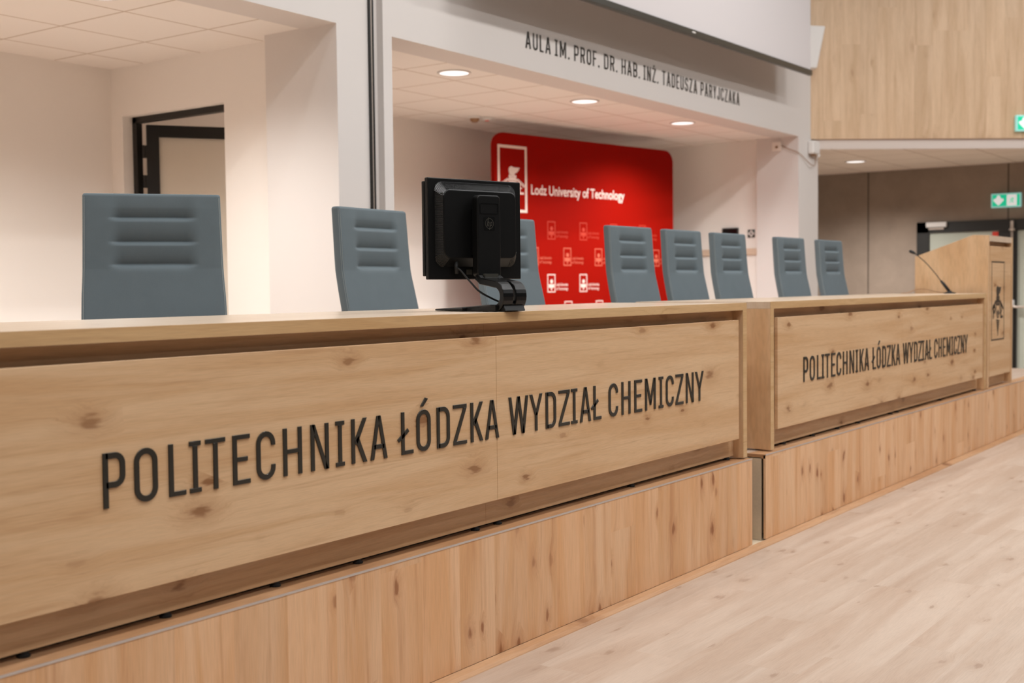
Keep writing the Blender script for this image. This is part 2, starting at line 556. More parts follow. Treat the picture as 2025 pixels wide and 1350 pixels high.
# ------------------------------------------------------------------ lettering (condensed slab-less capitals drawn as strokes)
def glyph(mb, ch, x, z, w, h, t, a, b):
    """adds letter ch with its lower left corner at (x,z), extruded from y=a to y=b"""
    e = t*0.5
    r = (w-t)*0.5
    tb = t*0.82

    def rect(x0, x1, z0, z1):
        mb.prism([(x+x0, z+z0), (x+x1, z+z0), (x+x1, z+z1), (x+x0, z+z1)], a, b)

    def poly(*p):
        mb.prism([(x+q[0], z+q[1]) for q in p], a, b)

    def path(p, closed=False):
        mb.ribbon([(x+q[0], z+q[1]) for q in p], t, a, b, closed)
    base = {'Ł': 'L', 'Ó': 'O', 'Ż': 'Z'}.get(ch, ch)
    if base == 'O':
        path(rrect(e, w-e, e, h-e, r*0.98, 7), True)
    elif base == 'C':
        path([(w-e, h*0.70)] + arc(w-e-r, h-e-r, r, 0, 180, 10) + arc(e+r, e+r, r, 180, 360, 10) + [(w-e, h*0.30)])
    elif base == 'U':
        path([(e, h)] + arc(e+r, e+r, r, 180, 360, 10) + [(w-e, h)])
    elif base == 'J':
        path([(w-e, h)] + arc(w-e-r, e+r, r, 0, -180, 10) + [(e, h*0.3)])
    elif base == 'S':
        path([(w-e, h*0.72)] + arc(w-e-r, h-e-r, r, 0, 180, 8) + [(e, h*0.66), (e+0.1*w, h*0.57), (w-e-0.1*w, h*0.43), (w-e, h*0.34)] + arc(w-e-r, e+r, r, 0, -180, 8) + [(e, h*0.28)])
    elif base == 'D':
        rr = min(r, 0.3*h)
        rect(0, t, 0, h)
        path([(t*0.5, h-e)] + arc(w-e-rr, h-e-rr, rr, 90, 0, 7) + arc(w-e-rr, e+rr, rr, 0, -90, 7) + [(t*0.5, e)])
    elif base in 'PRB':
        zb = 0.36*h if base == 'P' else 0.43*h
        rr = min(r*0.9, (h-zb-t)*0.5)
        rect(0, t, 0, h)
        path([(t*0.5, h-e)] + arc(w-e-rr, h-e-rr, rr, 90, 0, 7) + arc(w-e-rr, zb+e+rr, rr, 0, -90, 7) + [(t*0.5, zb+e)])
        if base == 'R':
            poly((w*0.45, zb+e), (w*0.45+1.1*t, zb+e), (w, 0), (w-1.1*t, 0))
        if base == 'B':
            rr = min(r*0.9, (zb)*0.5)
            path([(t*0.5, zb+e)] + arc(w-e-rr, zb+e-rr, rr, 90, 0, 7) + arc(w-e-rr, e+rr, rr, 0, -90, 7) + [(t*0.5, e)])
    elif base == 'L':
        rect(0, t, 0, h)
        rect(t, w, 0, tb)
    elif base == 'I':
        rect(0, w, h-tb, h)
        rect(0, w, 0, tb)
        rect(w/2-e, w/2+e, tb, h-tb)
    elif base == 'T':
        rect(0, w, h-tb, h)
        rect(w/2-e, w/2+e, 0, h-tb)
    elif base in 'EF':
        rect(0, t, 0, h)
        rect(t, w, h-tb, h)
        rect(t, w*0.86, h*0.46, h*0.46+tb)
        if base == 'E':
            rect(t, w, 0, tb)
    elif base == 'H':
        rect(0, t, 0, h)
        rect(w-t, w, 0, h)
        rect(t, w-t, h*0.46, h*0.46+tb)
    elif base == 'N':
        rect(0, t, 0, h)
        rect(w-t, w, 0, h)
        poly((t*0.2, h), (t*1.15, h), (w-t*0.2, 0), (w-t*1.15, 0))
    elif base == 'M':
        rect(0, t, 0, h)
        rect(w-t, w, 0, h)
        poly((t*0.2, h), (t*1.15, h), (w/2+e, h*0.22), (w/2-e*0.6, h*0.14))
        poly((w-t*0.2, h), (w-t*1.15, h), (w/2-e, h*0.22), (w/2+e*0.6, h*0.14))
    elif base == 'K':
        rect(0, t, 0, h)
        poly((w-1.12*t, h), (w, h), (t*1.55, h*0.40), (t*0.7, h*0.48))
        poly((w-1.12*t, 0), (w, 0), (t*2.0, h*0.62), (t*1.2, h*0.52))
    elif base == 'A':
        poly((0, 0), (1.05*t, 0), (w/2+0.35*t, h), (w/2-0.6*t, h))
        poly((w, 0), (w-1.05*t, 0), (w/2-0.35*t, h), (w/2+0.6*t, h))
        rect(w*0.2, w*0.8, h*0.24, h*0.24+t*0.95)
    elif base == 'Z':
        rect(0, w, h-tb, h)
        rect(0, w, 0, tb)
        poly((w-1.15*t, h-tb), (w, h-tb), (1.15*t, tb), (0, tb))
    elif base == 'W':
        q = w/4
        poly((0, h), (t, h), (q+0.75*t, 0), (q-0.35*t, 0))
        poly((2*q-0.5*t, h), (2*q+0.5*t, h), (q+0.75*t, 0), (q-0.35*t, 0))
        poly((2*q-0.5*t, h), (2*q+0.5*t, h), (3*q+0.35*t, 0), (3*q-0.75*t, 0))
        poly((w-t, h), (w, h), (3*q+0.35*t, 0), (3*q-0.75*t, 0))
    elif base == 'Y':
        poly((0, h), (1.08*t, h), (w/2+e, h*0.42), (w/2-e, h*0.42))
        poly((w, h), (w-1.08*t, h), (w/2-e, h*0.42), (w/2+e, h*0.42))
        rect(w/2-e, w/2+e, 0, h*0.44)
    elif base == '.':
        rect(0, t*1.15, 0, t*1.15)
    if ch == 'Ł':
        poly((-0.34*w, h*0.37), (-0.34*w+0.5*t, h*0.30), (0.66*w, h*0.53), (0.66*w-0.5*t, h*0.61))
    if ch == 'Ó':
        poly((w*0.28, h*1.08), (w*0.28+0.9*t, h*1.07), (w*0.62+1.0*t, h*1.25), (w*0.62, h*1.28))
    if ch == 'Ż':
        rect(w/2-0.55*t, w/2+0.55*t, h*1.07, h*1.07+1.1*t)


# ------------------------------------------------------------------ the setting
SZ = 0.43          # stage floor height
ZC = 2.836         # alcove ceiling
struct(MB().box(-3.0, 15.8, -3.6, 5.0, -0.12, 0.0), 'floor', M['floor'])
struct(MB().box(-3.0, 15.8, -9.0, -3.6, -0.12, 0.0), 'floor_seating', M['bounce_cut'])  # unseen dark floor added to cut light bouncing back at the desk fronts

# raised stage: two platforms with a narrow cable gap between them, bridged further back
stage = struct(MB().box(-2.0, 5.351, 0.07, 0.95, 0.003, SZ).box(-2.0, 5.51, 0.95, 4.86, 0.003, SZ), 'floor', M['floor'])
stage.name = 'floor_stage'
rs = MB().box(-2.0, 5.351, -0.025, -0.013, 0.012, SZ-0.004).build('riser_panel', M['riser'], stage)
MB().box(-2.0, 5.351, -0.0262, -0.0225, SZ-0.0045, SZ+0.0012).build('edge_trim', M['alu'], stage)
MB().box(-2.0, 5.351, -0.0225, 0.07, SZ-0.02, SZ).build('nosing', M['skirt'], stage)
stage2 = struct(MB().box(5.5215, 12.3, 0.07, 4.86, 0.003, SZ), 'floor', M['floor'])
stage2.name = 'floor_stage.001'
MB().box(5.5095, 12.3, -0.025, -0.013, 0.012, SZ-0.004).build('riser_panel', M['riser'], stage2)
MB().box(5.5095, 12.3, -0.0262, -0.0225, SZ-0.0045, SZ+0.0012).build('edge_trim', M['alu'], stage2)
MB().box(5.5095, 12.3, -0.0225, 0.07, SZ-0.02, SZ).build('nosing', M['skirt'], stage2)
MB().box(5.5095, 5.5215, 0.0, 0.95, 0.003, SZ-0.016).build('end_panel', M['concrete_raw'], stage2)
MB().box(5.5095, 5.5215, 0.07, 0.95, SZ-0.016, SZ).build('end_nosing', M['oak_edge'], stage2)
# concrete upstand in the gap's end and pale screed at its foot
struct(MB().box(5.30, 5.56, -0.026, 0.95, 0.0, 0.002), 'floor', M['concrete_raw']).name = 'floor_screed'
# skirting bead along the riser
sk = [(-0.026, 0.0), (-0.026, 0.011), (-0.032, 0.014), (-0.062, 0.009), (-0.078, 0.003), (-0.080, 0.0)]
struct(MB().prism(sk, -2.0, 12.3, axis='x'), 'baseboard_front', M['skirt'])

# wall between hall and alcoves: pillars and the beam that carries the lettering
YF = 2.553
wf = MB()
for xa, xb, dy in ((-3.0, 5.4665, 0.0), (5.4665, 5.6435, 0.05), (5.6435, 12.774, 0.0)):
    wf.box(xa, xb, YF+dy, 2.835, ZC-0.004, 7.0)            # beam, set back where the rail runs
for xa, xb, dy, ye in ((5.234, 5.4665, 0.0, 3.16), (5.4665, 5.6435, 0.05, 3.16), (5.6435, 5.726, 0.0, 3.16), (12.225, 12.774, 0.0, 3.03)):
    wf.box(xa, xb, YF+dy, ye, 0.0, ZC-0.004)               # pillars
    wf.box(xa, xb, 2.835, ye, ZC-0.004, ZC+0.1)
struct(wf, 'wall_front', M['plaster'])
# wall behind both alcoves, side walls
struct(MB().box(-2.2, 12.5, 4.86, 5.0, 0.0, ZC+0.1), 'wall_back', M['plaster_warm'])
struct(MB().box(-2.2, -2.0, YF, 5.0, 0.0, ZC+0.1), 'wall_left', M['plaster_warm'])
DZ = 2.497
pw = MB()
pw.box(5.346, 5.50, 3.16, 3.674, 0.0, ZC+0.1)
pw.box(5.346, 5.50, 4.735, 4.86, 0.0, ZC+0.1)
pw.box(5.346, 5.50, 3.674, 4.735, DZ, ZC+0.1)
struct(pw, 'wall_partition', M['plaster_warm'])
struct(MB().box(12.30, 12.45, 3.03, 4.86, 0.0, ZC+0.1), 'wall_right', M['plaster_warm'])
struct(MB().box(15.64, 15.8, -9.0, 5.0, 0.0, 2.76), 'wall_concrete', M['concrete'])
# alcove ceilings
struct(MB().box(-2.2, 5.4, 2.835, 4.95, ZC+0.002, ZC+0.05), 'ceiling', M['tiles_a'])
struct(MB().box(5.4, 12.4, 2.835, 4.95, ZC+0.002, ZC+0.05), 'ceiling', M['tiles_b'])
# gallery on the right: timber front, white fascia, tiled soffit
gd = Vector((0.625, -0.7806))
gn = Vector((-0.7806, -0.625))
K = 1.046        # far corridor, measured from its 62.5 cm ceiling grid
G0 = Vector((12.562, 2.5525))
GE = G0 + gd*9.0
struct(MB().prism([tuple(G0), tuple(GE), (GE.x+3, GE.y), (15.7, 4.0), (12.8, 2.5525)], 2.834, 6.8, axis='z'), 'wall_gallery', M['gallery'])
F0 = G0 - gn*0.025 + gd*0.04
F1 = GE - gn*0.025
struct(MB().prism([tuple(F0), tuple(F1), (F1.x-gn.x*0.3, F1.y-gn.y*0.3), (12.80, 2.552)], 2.726, 2.834, axis='z'), 'trim_1', M['fascia'])
struct(MB().prism([tuple(F0-gn*0.02), tuple(F1-gn*0.02), (F1.x+3, F1.y), (15.64, 4.95), (12.776, 4.95), (12.776, 2.552)], 2.724, 2.76, axis='z'), 'ceiling', M['tiles_c'])

# rail recess on the pillar: black aluminium guide rail
rl = empty('guide_rail', (5.581, YF+0.05, SZ), 0, 'tall black double guide rail running up the white pillar between the alcoves', 'rail')
for dx in (-0.0128, 0.0128):
    MB().box(dx-0.007, dx+0.007, -0.014, 0.0, 0.0, 5.5).build('track', M['black'], rl)
MB().box(-0.0058, 0.0058, -0.0115, 0.0, 0.0, 5.5).build('web', M['steel'], rl)

# ------------------------------------------------------------------ door 1 (ajar, left alcove)
XF = 5.427
d1 = empty('door_1', (XF, 4.735, SZ), 0, kind='structure')
H1 = DZ - SZ
fr = MB()
fr.box(0, 0.05, -0.046, 0.0, 0, H1)
fr.box(0, 0.05, -1.06, -1.014, 0, H1)
fr.box(0, 0.05, -1.06, 0.0, H1-0.043, H1)
fr.build('door_frame', M['black'], d1, bevel=0.002)
leaf = empty('door_leaf', (0.055, -0.082, 0.0), 0)
leaf.parent = d1
leaf.rotation_euler = (0, 0, math.radians(-34.5))
HL = H1 - 0.055
WL = 0.92
lf = MB()
lf.box(0, 0.085, -0.03, 0.03, 0.01, HL)
lf.box(WL-0.085, WL, -0.03, 0.03, 0.01, HL)
lf.box(0.085, WL-0.085, -0.03, 0.03, HL-0.085, HL)
lf.box(0.085, WL-0.085, -0.03, 0.03, 0.01, 0.12)
lfo = lf.build('leaf_frame', M['black'], leaf, bevel=0.002)
MB().box(0.08, WL-0.08, -0.006, 0.006, 0.11, HL-0.08).build('glass_pane', M['frosted'], leaf)
for zz in (HL-0.19, HL-0.40, 0.30):
    MB().tube([(-0.018, -0.028, zz-0.045), (-0.018, -0.028, zz+0.045)], 0.012, 10).box(-0.03, 0.012, -0.034, -0.020, zz-0.045, zz+0.045).build('hinge', M['black'], leaf)

# ------------------------------------------------------------------ door 2 (dark framed glass door in the concrete wall)
d2 = empty('door_2', (15.64, 2.341, 0.0), math.radians(-90), kind='structure')
d2.scale = (K, 1.0, 1.017)    # local x runs towards the hall (world -y)
f2 = MB()
f2.box(0, 0.15, -0.05, 0.0, 0, 2.0)
f2.box(0, 2.35, -0.05, 0.0, 1.865, 2.0)
f2.box(0.955, 1.165, -0.05, 0.0, 0, 1.865)
f2.box(2.2, 2.35, -0.05, 0.0, 0, 1.865)
f2.box(0, 2.35, -0.05, 0.0, 0, 0.12)
f2.build('door_frame', M['black'], d2, bevel=0.003)
MB().box(0.15, 0.955, -0.025, -0.015, 0.12, 1.865).build('glass_pane', M['frosted_grey'], d2)
MB().box(1.165, 2.2, -0.025, -0.015, 0.12, 1.865).build('glass_pane', M['frosted_grey'], d2)
cl = MB().box(0.125, 0.365, -0.10, -0.05, 1.935, 1.995).build('door_closer', M['white'], d2, bevel=0.004)
MB().box(0.15, 0.33, -0.075, -0.06, 1.905, 1.925).build('closer_arm', M['steel'], cl)
MB().box(0.88, 0.985, -0.0265, -0.0245, 1.80, 1.855).build('sticker', M['sticker'], d2)
pr = MB().tube([(1.115, -0.085, 0.10), (1.115, -0.085, 1.97)], 0.014, 12).lathe([(0.0, 0), (0.035, 0), (0.035, 0.02), (0.02, 0.03), (0.02, 0.12)], (1.115, -0.085, 1.86)).build('vertical_rod', M['steel'], d2, smooth=True)
MB().box(1.085, 1.145, -0.12, -0.05, 0.93, 1.03).build('rod_housing', M['white'], pr, bevel=0.012)
MB().tube([(1.12, -0.11, 0.965), (1.14, -0.15, 0.95), (1.19, -0.165, 0.945), (2.2, -0.165, 0.945), (2.25, -0.11, 0.95)], 0.014, 12).build('push_bar', M['steel'], d2, smooth=True)


# ------------------------------------------------------------------ desks
TXT = [('P', 1.741, .063), ('O', 1.83, .069), ('L', 1.933, .053), ('I', 1.998, .037), ('T', 2.05, .066), ('E', 2.141, .06), ('C', 2.224, .068), ('H', 2.322, .071), ('N', 2.428, .072), ('I', 2.529, .036), ('K', 2.595, .067), ('A', 2.677, .076), ('Ł', 2.819, .056), ('Ó', 2.892, .069), ('D', 2.993, .066), ('Z', 3.078, .071), ('K', 3.171, .068), ('A', 3.252, .078), ('W', 3.389, .118), ('Y', 3.517, .08), ('D', 3.619, .067), ('Z', 3.705, .074), ('I', 3.79, .042), ('A', 3.851, .078), ('Ł', 3.949, .056), ('C', 4.062, .071), ('H', 4.162, .07), ('E', 4.265, .062), ('M', 4.354, .088), ('I', 4.47, .039), ('C', 4.533, .069), ('Z', 4.62, .071), ('N', 4.716, .072), ('Y', 4.805, .081)]
DL = 4.084


def make_desk(x0, label, dx):
    root = empty('desk', (x0, 0, SZ), 0, label, 'desk', 'oak desks along the stage edge')
    top, und = 0.751, 0.7145
    MB().box(0, DL, 0, 0.77, und, top).build('tabletop', None, root, bevel=0.0015, seg=1, mats=[M['oak_top']])
    tb = root.children[-1]
    # oak edge band on the front of the top
    MB().box(0.0, DL, -0.0012, 0.0004, und+0.0008, top-0.0008).build('edge_band', M['oak_edge'], root)
    for xa in (0.0, DL-0.041):
        p = MB().box(xa, xa+0.041, 0.0, 0.75, 0.008, und).build('end_panel', M['oak_v'], root, bevel=0.001, seg=1)
        MB().box(xa, xa+0.041, -0.0012, 0.0004, 0.008, und+0.0008).build('edge_band', M['oak_edge'], p)
    mid = DL/2 + 0.016
    for xa, xb in ((0.041, mid), (mid+0.001, DL-0.041)):
        MB().box(xa, xb, 0.0524, 0.0704, 0.0145, und).build('apron', M['oak'], root)
    MB().box(0.041, DL-0.041, 0.085, 0.10, 0.0005, 0.03).build('gap_shade_strip', M['dark'], root)  # near-black strip standing in for the shade in the gap under the apron
    p1 = MB().box(0.09, mid, 0.0, 0.018, 0.104, 0.669).build('front_panel', M['oak'], root, bevel=0.0008, seg=1)
    p2 = MB().box(mid+0.0014, DL-0.087, 0.0, 0.018, 0.104, 0.669).build('front_panel', M['oak'], root, bevel=0.0008, seg=1)
    for xs in (0.4, 1.4, 2.6, 3.6):
        for z in (0.18, 0.6):
            MB().box(xs-0.03, xs+0.03, 0.018, 0.0524, z, z+0.04).build('spacer', M['dark'], root)
    for xs in (0.30, 0.70, 1.08, 1.42, 2.01, 2.14, 3.08, 3.99):
        MB().lathe([(0, 0.0005), (0.016, 0.0005), (0.016, 0.006), (0.011, 0.008), (0.011, 0.0145)], (xs, 0.062, 0), 12).build('levelling_foot', M['rubber'], root)
    for i, (ch, lx, w) in enumerate(TXT):
        mb = MB()
        glyph(mb, ch, lx+dx-x0, 0.7495-SZ, w, 0.1325, 0.0146, -0.0035, 0.0)
        mb.build('letter', M['letter'], p1 if i < 18 else p2, bevel=0.0004, seg=1)
    return root


make_desk(1.262, 'oak desk with black lettering, nearer one, with the monitor on it', 0.0)
make_desk(5.6257, 'oak desk with black lettering beside the lectern, microphone on it', 4.308)


# ------------------------------------------------------------------ chairs
def make_chair():
    root = empty('swivel_chair', (0, 0, SZ), 0)
    prof = [(0.45, 0.150, 0.255), (0.52, 0.152, 0.258), (0.64, 0.168, 0.262), (0.74, 0.190, 0.263), (0.82, 0.208, 0.261), (0.88, 0.221, 0.2575), (0.92, 0.2285, 0.256), (0.98, 0.234, 0.2545), (1.10, 0.2425, 0.252), (1.204, 0.250, 0.250)]

    def at(z):
        for p, q in zip(prof, prof[1:]):
            if z <= q[0]:
                k = (z-p[0])/(q[0]-p[0])
                return p[1]+(q[1]-p[1])*k, p[2]+(q[2]-p[2])*k
        return prof[-1][1:]
    creases = (1.113, 1.022, 0.936)
    TH, RC = 0.048, 0.011
    zs = [0.45 + 0.02*i for i in range(23)] + [0.90 + 0.0035*i for i in range(1, 84)]
    zs = [z for z in zs if z < 1.204-RC]
    tops = [(1.204-RC+RC*math.sin(math.radians(a)), RC-RC*math.cos(math.radians(a))) for a in (0, 22, 45, 68, 90)]
    rows = [(z, 0.0) for z in zs] + tops
    NX = 44
    mb = MB()
    rings = []
    for z, ins in rows:
        yf, hw = at(z)
        hw -= ins*0.7
        loop = []
        xs = [-1+2*i/NX for i in range(NX+1)]
        for u in xs:
            x = u*(hw-RC)
            d = 0.0
            for c in creases:
                s = z-c
                k = math.exp(-s/0.036) if s >= 0 else math.exp(s/0.007)
                d = max(d, k)
            hx = 0.136
            f = max(0.0, min(1.0, (hx+0.030-abs(x))/0.052))
            f = f*f*(3-2*f)
            crown = 0.007*(1-u*u) if z < 1.15 else 0.007*(1-u*u)*max(0, (1.204-z)/0.054)
            loop.append((x, yf+ins - crown + 0.025*d*f))
        rc = RC
        loop += [(hw-rc+rc*math.sin(math.radians(a)), yf+ins+rc-rc*math.cos(math.radians(a))) for a in (30, 60, 90)]
        yb = yf + TH - ins
        loop += [(hw-rc+rc*math.cos(math.radians(a)), yb-rc+rc*math.sin(math.radians(a))) for a in (0, 45, 90)]
        loop += [(-(hw-rc+rc*math.cos(math.radians(a))), yb-rc+rc*math.sin(math.radians(a))) for a in (90, 45, 0)]
        loop += [(-(hw-rc+rc*math.sin(math.radians(a))), yf+ins+rc-rc*math.cos(math.radians(a))) for a in (90, 60, 30)]
        rings.append([mb.bm.verts.new((p[0], p[1], z)) for p in loop])
    n = len(rings[0])
    for a, b in zip(rings, rings[1:]):
        for k in range(n):
            mb.face([a[k], a[(k+1) % n], b[(k+1) % n], b[k]])
    mb.face(rings[0][::-1])
    mb.face(rings[-1])
    bk = mb.build('backrest', M['fabric'], root, smooth=True)
    for sx in (-1, 1):
        for off in (0.0, 0.0052):
            pts = []
            for i in range(75):
                z = 0.46 + 0.01*i
                if z > 1.197:
                    break
                yf, hw = at(z)
                pts.append((sx*(hw-0.0018-off*1.0), yf+0.0060-off*1.0, z))
            sm = MB()
            sm.tube(pts, 0.0010, 4)
            sm.build('stitching', M['seam'], bk)
    # seat, stem, star base with casters
    st = MB()
    for z, k in ((0.40, 0.90), (0.41, 0.97), (0.43, 1.0), (0.465, 1.0), (0.482, 0.97), (0.49, 0.88)):
        pass
    lay = []
    for z, k in ((0.40, 0.93), (0.408, 0.98), (0.425, 1.0), (0.468, 1.0), (0.483, 0.98), (0.49, 0.93)):
        lay.append([st.bm.verts.new((p[0]*k, -0.04+p[1]*k, z)) for p in rrect(-0.25, 0.25, -0.22, 0.20, 0.05, 6)])
    for a, b in zip(lay, lay[1:]):
        for k in range(len(a)):
            st.face([a[k], a[(k+1) % len(a)], b[(k+1) % len(a)], b[k]])
    st.face(lay[0][::-1])
    st.face(lay[-1])
    st.build('seat', M['fabric'], root, smooth=True)
    MB().tube([(0, 0, 0.07), (0, 0, 0.25)], 0.026, 14).tube([(0, 0, 0.24), (0, 0, 0.40)], 0.014, 12).box(-0.09, 0.09, -0.10, 0.10, 0.375, 0.40).build('gas_stem', M['chrome'], root)
    MB().box(-0.04, 0.04, 0.10, 0.165, 0.38, 0.40).prism([(0.15, 0.38), (0.215, 0.40), (0.215, 0.60), (0.195, 0.60), (0.195, 0.42), (0.15, 0.40)], -0.04, 0.04, axis='x').build('back_bracket', M['black'], root)
    for k in range(5):
        a = 2*PI*k/5 + 0.3
        ca, sa = math.cos(a), math.sin(a)
        lg = MB().tube([(0.02*ca, 0.02*sa, 0.095), (0.16*ca, 0.16*sa, 0.085), (0.29*ca, 0.29*sa, 0.065)], [0.022, 0.018, 0.013], 10).build('leg', M['chrome'], root, smooth=True)
        px, py = 0.285*ca, 0.285*sa
        MB().tube([(px-0.02*sa, py+0.02*ca, 0.026), (px+0.02*sa, py-0.02*ca, 0.026)], 0.025, 14).tube([(px, py, 0.03), (px, py, 0.062)], 0.007, 8).build('caster', M['rubber'], lg)
    return root


chair = make_chair()
CHG = 'blue-grey conference chairs behind the desks'
CH = [(2.926, 1.314, -36.5, 'blue-grey padded chair facing the camera, alone in front of the open black-framed door'),
      (4.155, 1.305, 4.0, 'blue-grey padded chair just left of the monitor, in front of the white pillar'),
      (5.205, 1.30, 0.0, 'blue-grey padded chair half hidden behind the black monitor'),
      (6.505, 1.30, -1.6, 'blue-grey padded chair in front of the right part of the red backdrop'),
      (7.204, 1.30, 0.0, 'blue-grey padded chair overlapping the right edge of the red backdrop'),
      (7.910, 1.30, -1.0, 'blue-grey padded chair in front of the small assembly sign and black wall box'),
      (9.01, 1.30, -2.0, 'blue-grey padded chair in front of the white right pillar'),
      (9.864, 1.30, -1.2, 'blue-grey padded chair in front of the grey concrete wall, next to the microphone')]
for i, (fx, fy, rz, lb) in enumerate(CH):
    c = chair if i == 0 else copy_tree(chair)
    a = math.radians(rz)
    # (fx,fy) is the middle of the backrest's front top edge, local (0,0.25)
    c.location = (fx + math.sin(a)*0.25, fy - math.cos(a)*0.25, SZ)
    c.rotation_euler = (0, 0, a)
    tag(c, lb, 'chair', CHG)

# ------------------------------------------------------------------ monitor (seen from behind)
TZ = SZ + 0.751
mw, mh = 0.418, 0.358
mroot = empty('computer_monitor', (3.473, 0.197, TZ + 0.002), math.radians(-15.6), 'black computer monitor seen from behind, standing on the nearer desk', 'monitor')
zb = 1.294 - TZ
mb = MB().box(-mw/2, mw/2, 0.0, 0.020, zb, zb+mh)
mb.build('rear_shell', M['plastic'], mroot, bevel=0.003)
MB().box(-mw/2-0.002, mw/2+0.002, 0.020, 0.036, zb+0.012, zb+mh-0.012).build('front_bezel', M['plastic'], mroot, bevel=0.003)
MB().box(-mw/2+0.018, mw/2-0.018, 0.036, 0.0368, zb+0.03, zb+mh-0.03).build('screen', M['plastic_gloss'], mroot)
# raised back housing with sloping ribbed sides
zc_ = zb + mh*0.545
hb = MB()
outer = rrect(-0.181, 0.181, zc_-0.150, zc_+0.150, 0.034, 6)
mid1 = rrect(-0.179, 0.179, zc_-0.147, zc_+0.147, 0.033, 6)
inner = rrect(-0.161, 0.161, zc_-0.119, zc_+0.119, 0.026, 6)
lo = [[hb.bm.verts.new((p[0], y, p[1])) for p in ring] for ring, y in ((outer, 0.0), (mid1, -0.003), (inner, -0.032))]
for a, b in zip(lo, lo[1:]):
    for k in range(len(a)):
        hb.face([a[k], a[(k+1) % len(a)], b[(k+1) % len(a)], b[k]])
hb.face(lo[-1])
hb.build('rear_housing', M['plastic'], mroot, bevel=0.002, seg=2)
# ventilation ribs on the sloping sides
ven = MB()


def rib(p0, p1):
    ven.tube([p0, p1], 0.0011, 5)


for i in range(58):
    z = zc_ - 0.108 + i*0.216/57
    for sx in (-1, 1):
        rib((sx*0.180, -0.002, z), (sx*0.164, -0.029, z))
for i in range(84):
    x = -0.150 + i*0.300/83
    rib((x, -0.002, zc_+0.149), (x*0.99, -0.028, zc_+0.123))
for sx in (-1, 1):
    for sz in (-1, 1):
        for k in range(11):
            a = math.radians(8*k+5)
            ca, sa = math.cos(a), math.sin(a)
            rib((sx*(0.146+0.036*ca), -0.002, zc_+sz*(0.115+0.036*sa)), (sx*(0.137+0.026*ca), -0.029, zc_+sz*(0.095+0.026*sa)))
ven.build('ventilation_ribs', M['plastic_gloss'], mroot)
# stand: column, hinge plate, curved arm and foot
colm = MB()
colm.prism(rrect(-0.052, 0.052, 0.120, zb+mh-0.060, 0.016, 5), -0.080, -0.046)
cobj = colm.build('stand_column', M['plastic'], mroot, bevel=0.005, seg=3)
MB().box(-0.045, 0.040, -0.060, -0.030, 0.20, 0.36).build('mounting_block', M['plastic'], cobj)
ztop = zb+mh-0.060
MB().ribbon(rrect(-0.040, 0.040, ztop-0.066, ztop-0.030, 0.004, 3), 0.002, -0.0812, -0.0795, True).build('handle_recess', M['plastic_gloss'], cobj)
zl = 0.31
lg = MB().prism(rrect(-0.024, 0.024, zl-0.024, zl+0.024, 0.003, 3), -0.0809, -0.0795)
lgo = lg.build('badge', M['plastic_gloss'], cobj)
lb2 = MB()
lb2.ribbon(arc(0, zl, 0.018, 0, 360, 24)[:-1], 0.0016, -0.0814, -0.0805, True)
lb2.ribbon([(-0.004, zl+0.022), (-0.010, zl-0.010)], 0.0024, -0.0814, -0.0805)
lb2.ribbon([(-0.0075, zl+0.003), (-0.003, zl+0.006), (-0.001, zl+0.002), (-0.004, zl-0.010)], 0.0022, -0.0814, -0.0805)
lb2.ribbon([(0.006, zl+0.006), (0.000, zl-0.022)], 0.0024, -0.0814, -0.0805)
lb2.ribbon([(0.0055, zl+0.005), (0.011, zl+0.005), (0.010, zl-0.006), (0.003, zl-0.009)], 0.0022, -0.0814, -0.0805)
lb2.build('emblem', M['bar'], lgo)
MB().prism(rrect(-0.030, 0.030, 0.116, 0.132, 0.003, 3), -0.092, -0.078).build('hinge_plate', M['bar'], cobj)
ap = [(-0.064, 0.122), (-0.090, 0.106), (-0.130, 0.100), (-0.168, 0.094)] + arc(-0.170, 0.052, 0.042, 80, -85, 12) + [(-0.150, 0.011), (-0.10, 0.010)]
apath = [(p[0], p[1]) for p in [(q[0] if i < 4 else -0.340 - q[0], q[1]) for i, q in enumerate(ap[:-2])]] + ap[-2:]
am = MB()
for xa, xb in ((-0.052, -0.006), (0.006, 0.052)):
    am.ribbon(apath, 0.024, xa, xb, axis='x')
am.ribbon(apath[:4], 0.0235, -0.0515, 0.0515, axis='x')
am.ribbon(apath[12:], 0.0195, -0.0515, 0.0515, axis='x')
am.build('stand_arm', M['plastic_gloss'], mroot, bevel=0.003, seg=2)
ft = MB()
ft.prism([(-0.19, 0.0), (-0.19, 0.022), (-0.10, 0.020), (0.02, 0.013), (0.12, 0.009), (0.175, 0.006), (0.175, 0.0)], -0.062, 0.062, axis='x')
ft.prism([(-0.225, 0.0), (-0.215, 0.020), (-0.15, 0.022), (-0.15, 0.0)], -0.045, 0.045, axis='x')
ft.prism([(-0.02, 0.0), (-0.02, 0.012), (0.10, 0.009), (0.15, 0.006), (0.15, 0.0)], -0.08, 0.08, axis='x')
ft.build('foot', M['plastic'], mroot, bevel=0.003)
cab = MB()
cab.tube([(-0.100, -0.012, zc_-0.13), (-0.100, -0.016, zc_-0.175)], [0.009, 0.006], 10)
cpts = [(-0.100, -0.016, zc_-0.17), (-0.096, -0.025, 0.150), (-0.070, -0.055, 0.105), (-0.045, -0.075, 0.070), (-0.010, -0.10, 0.045), (0.025, -0.12, 0.028), (0.045, -0.135, 0.026)]


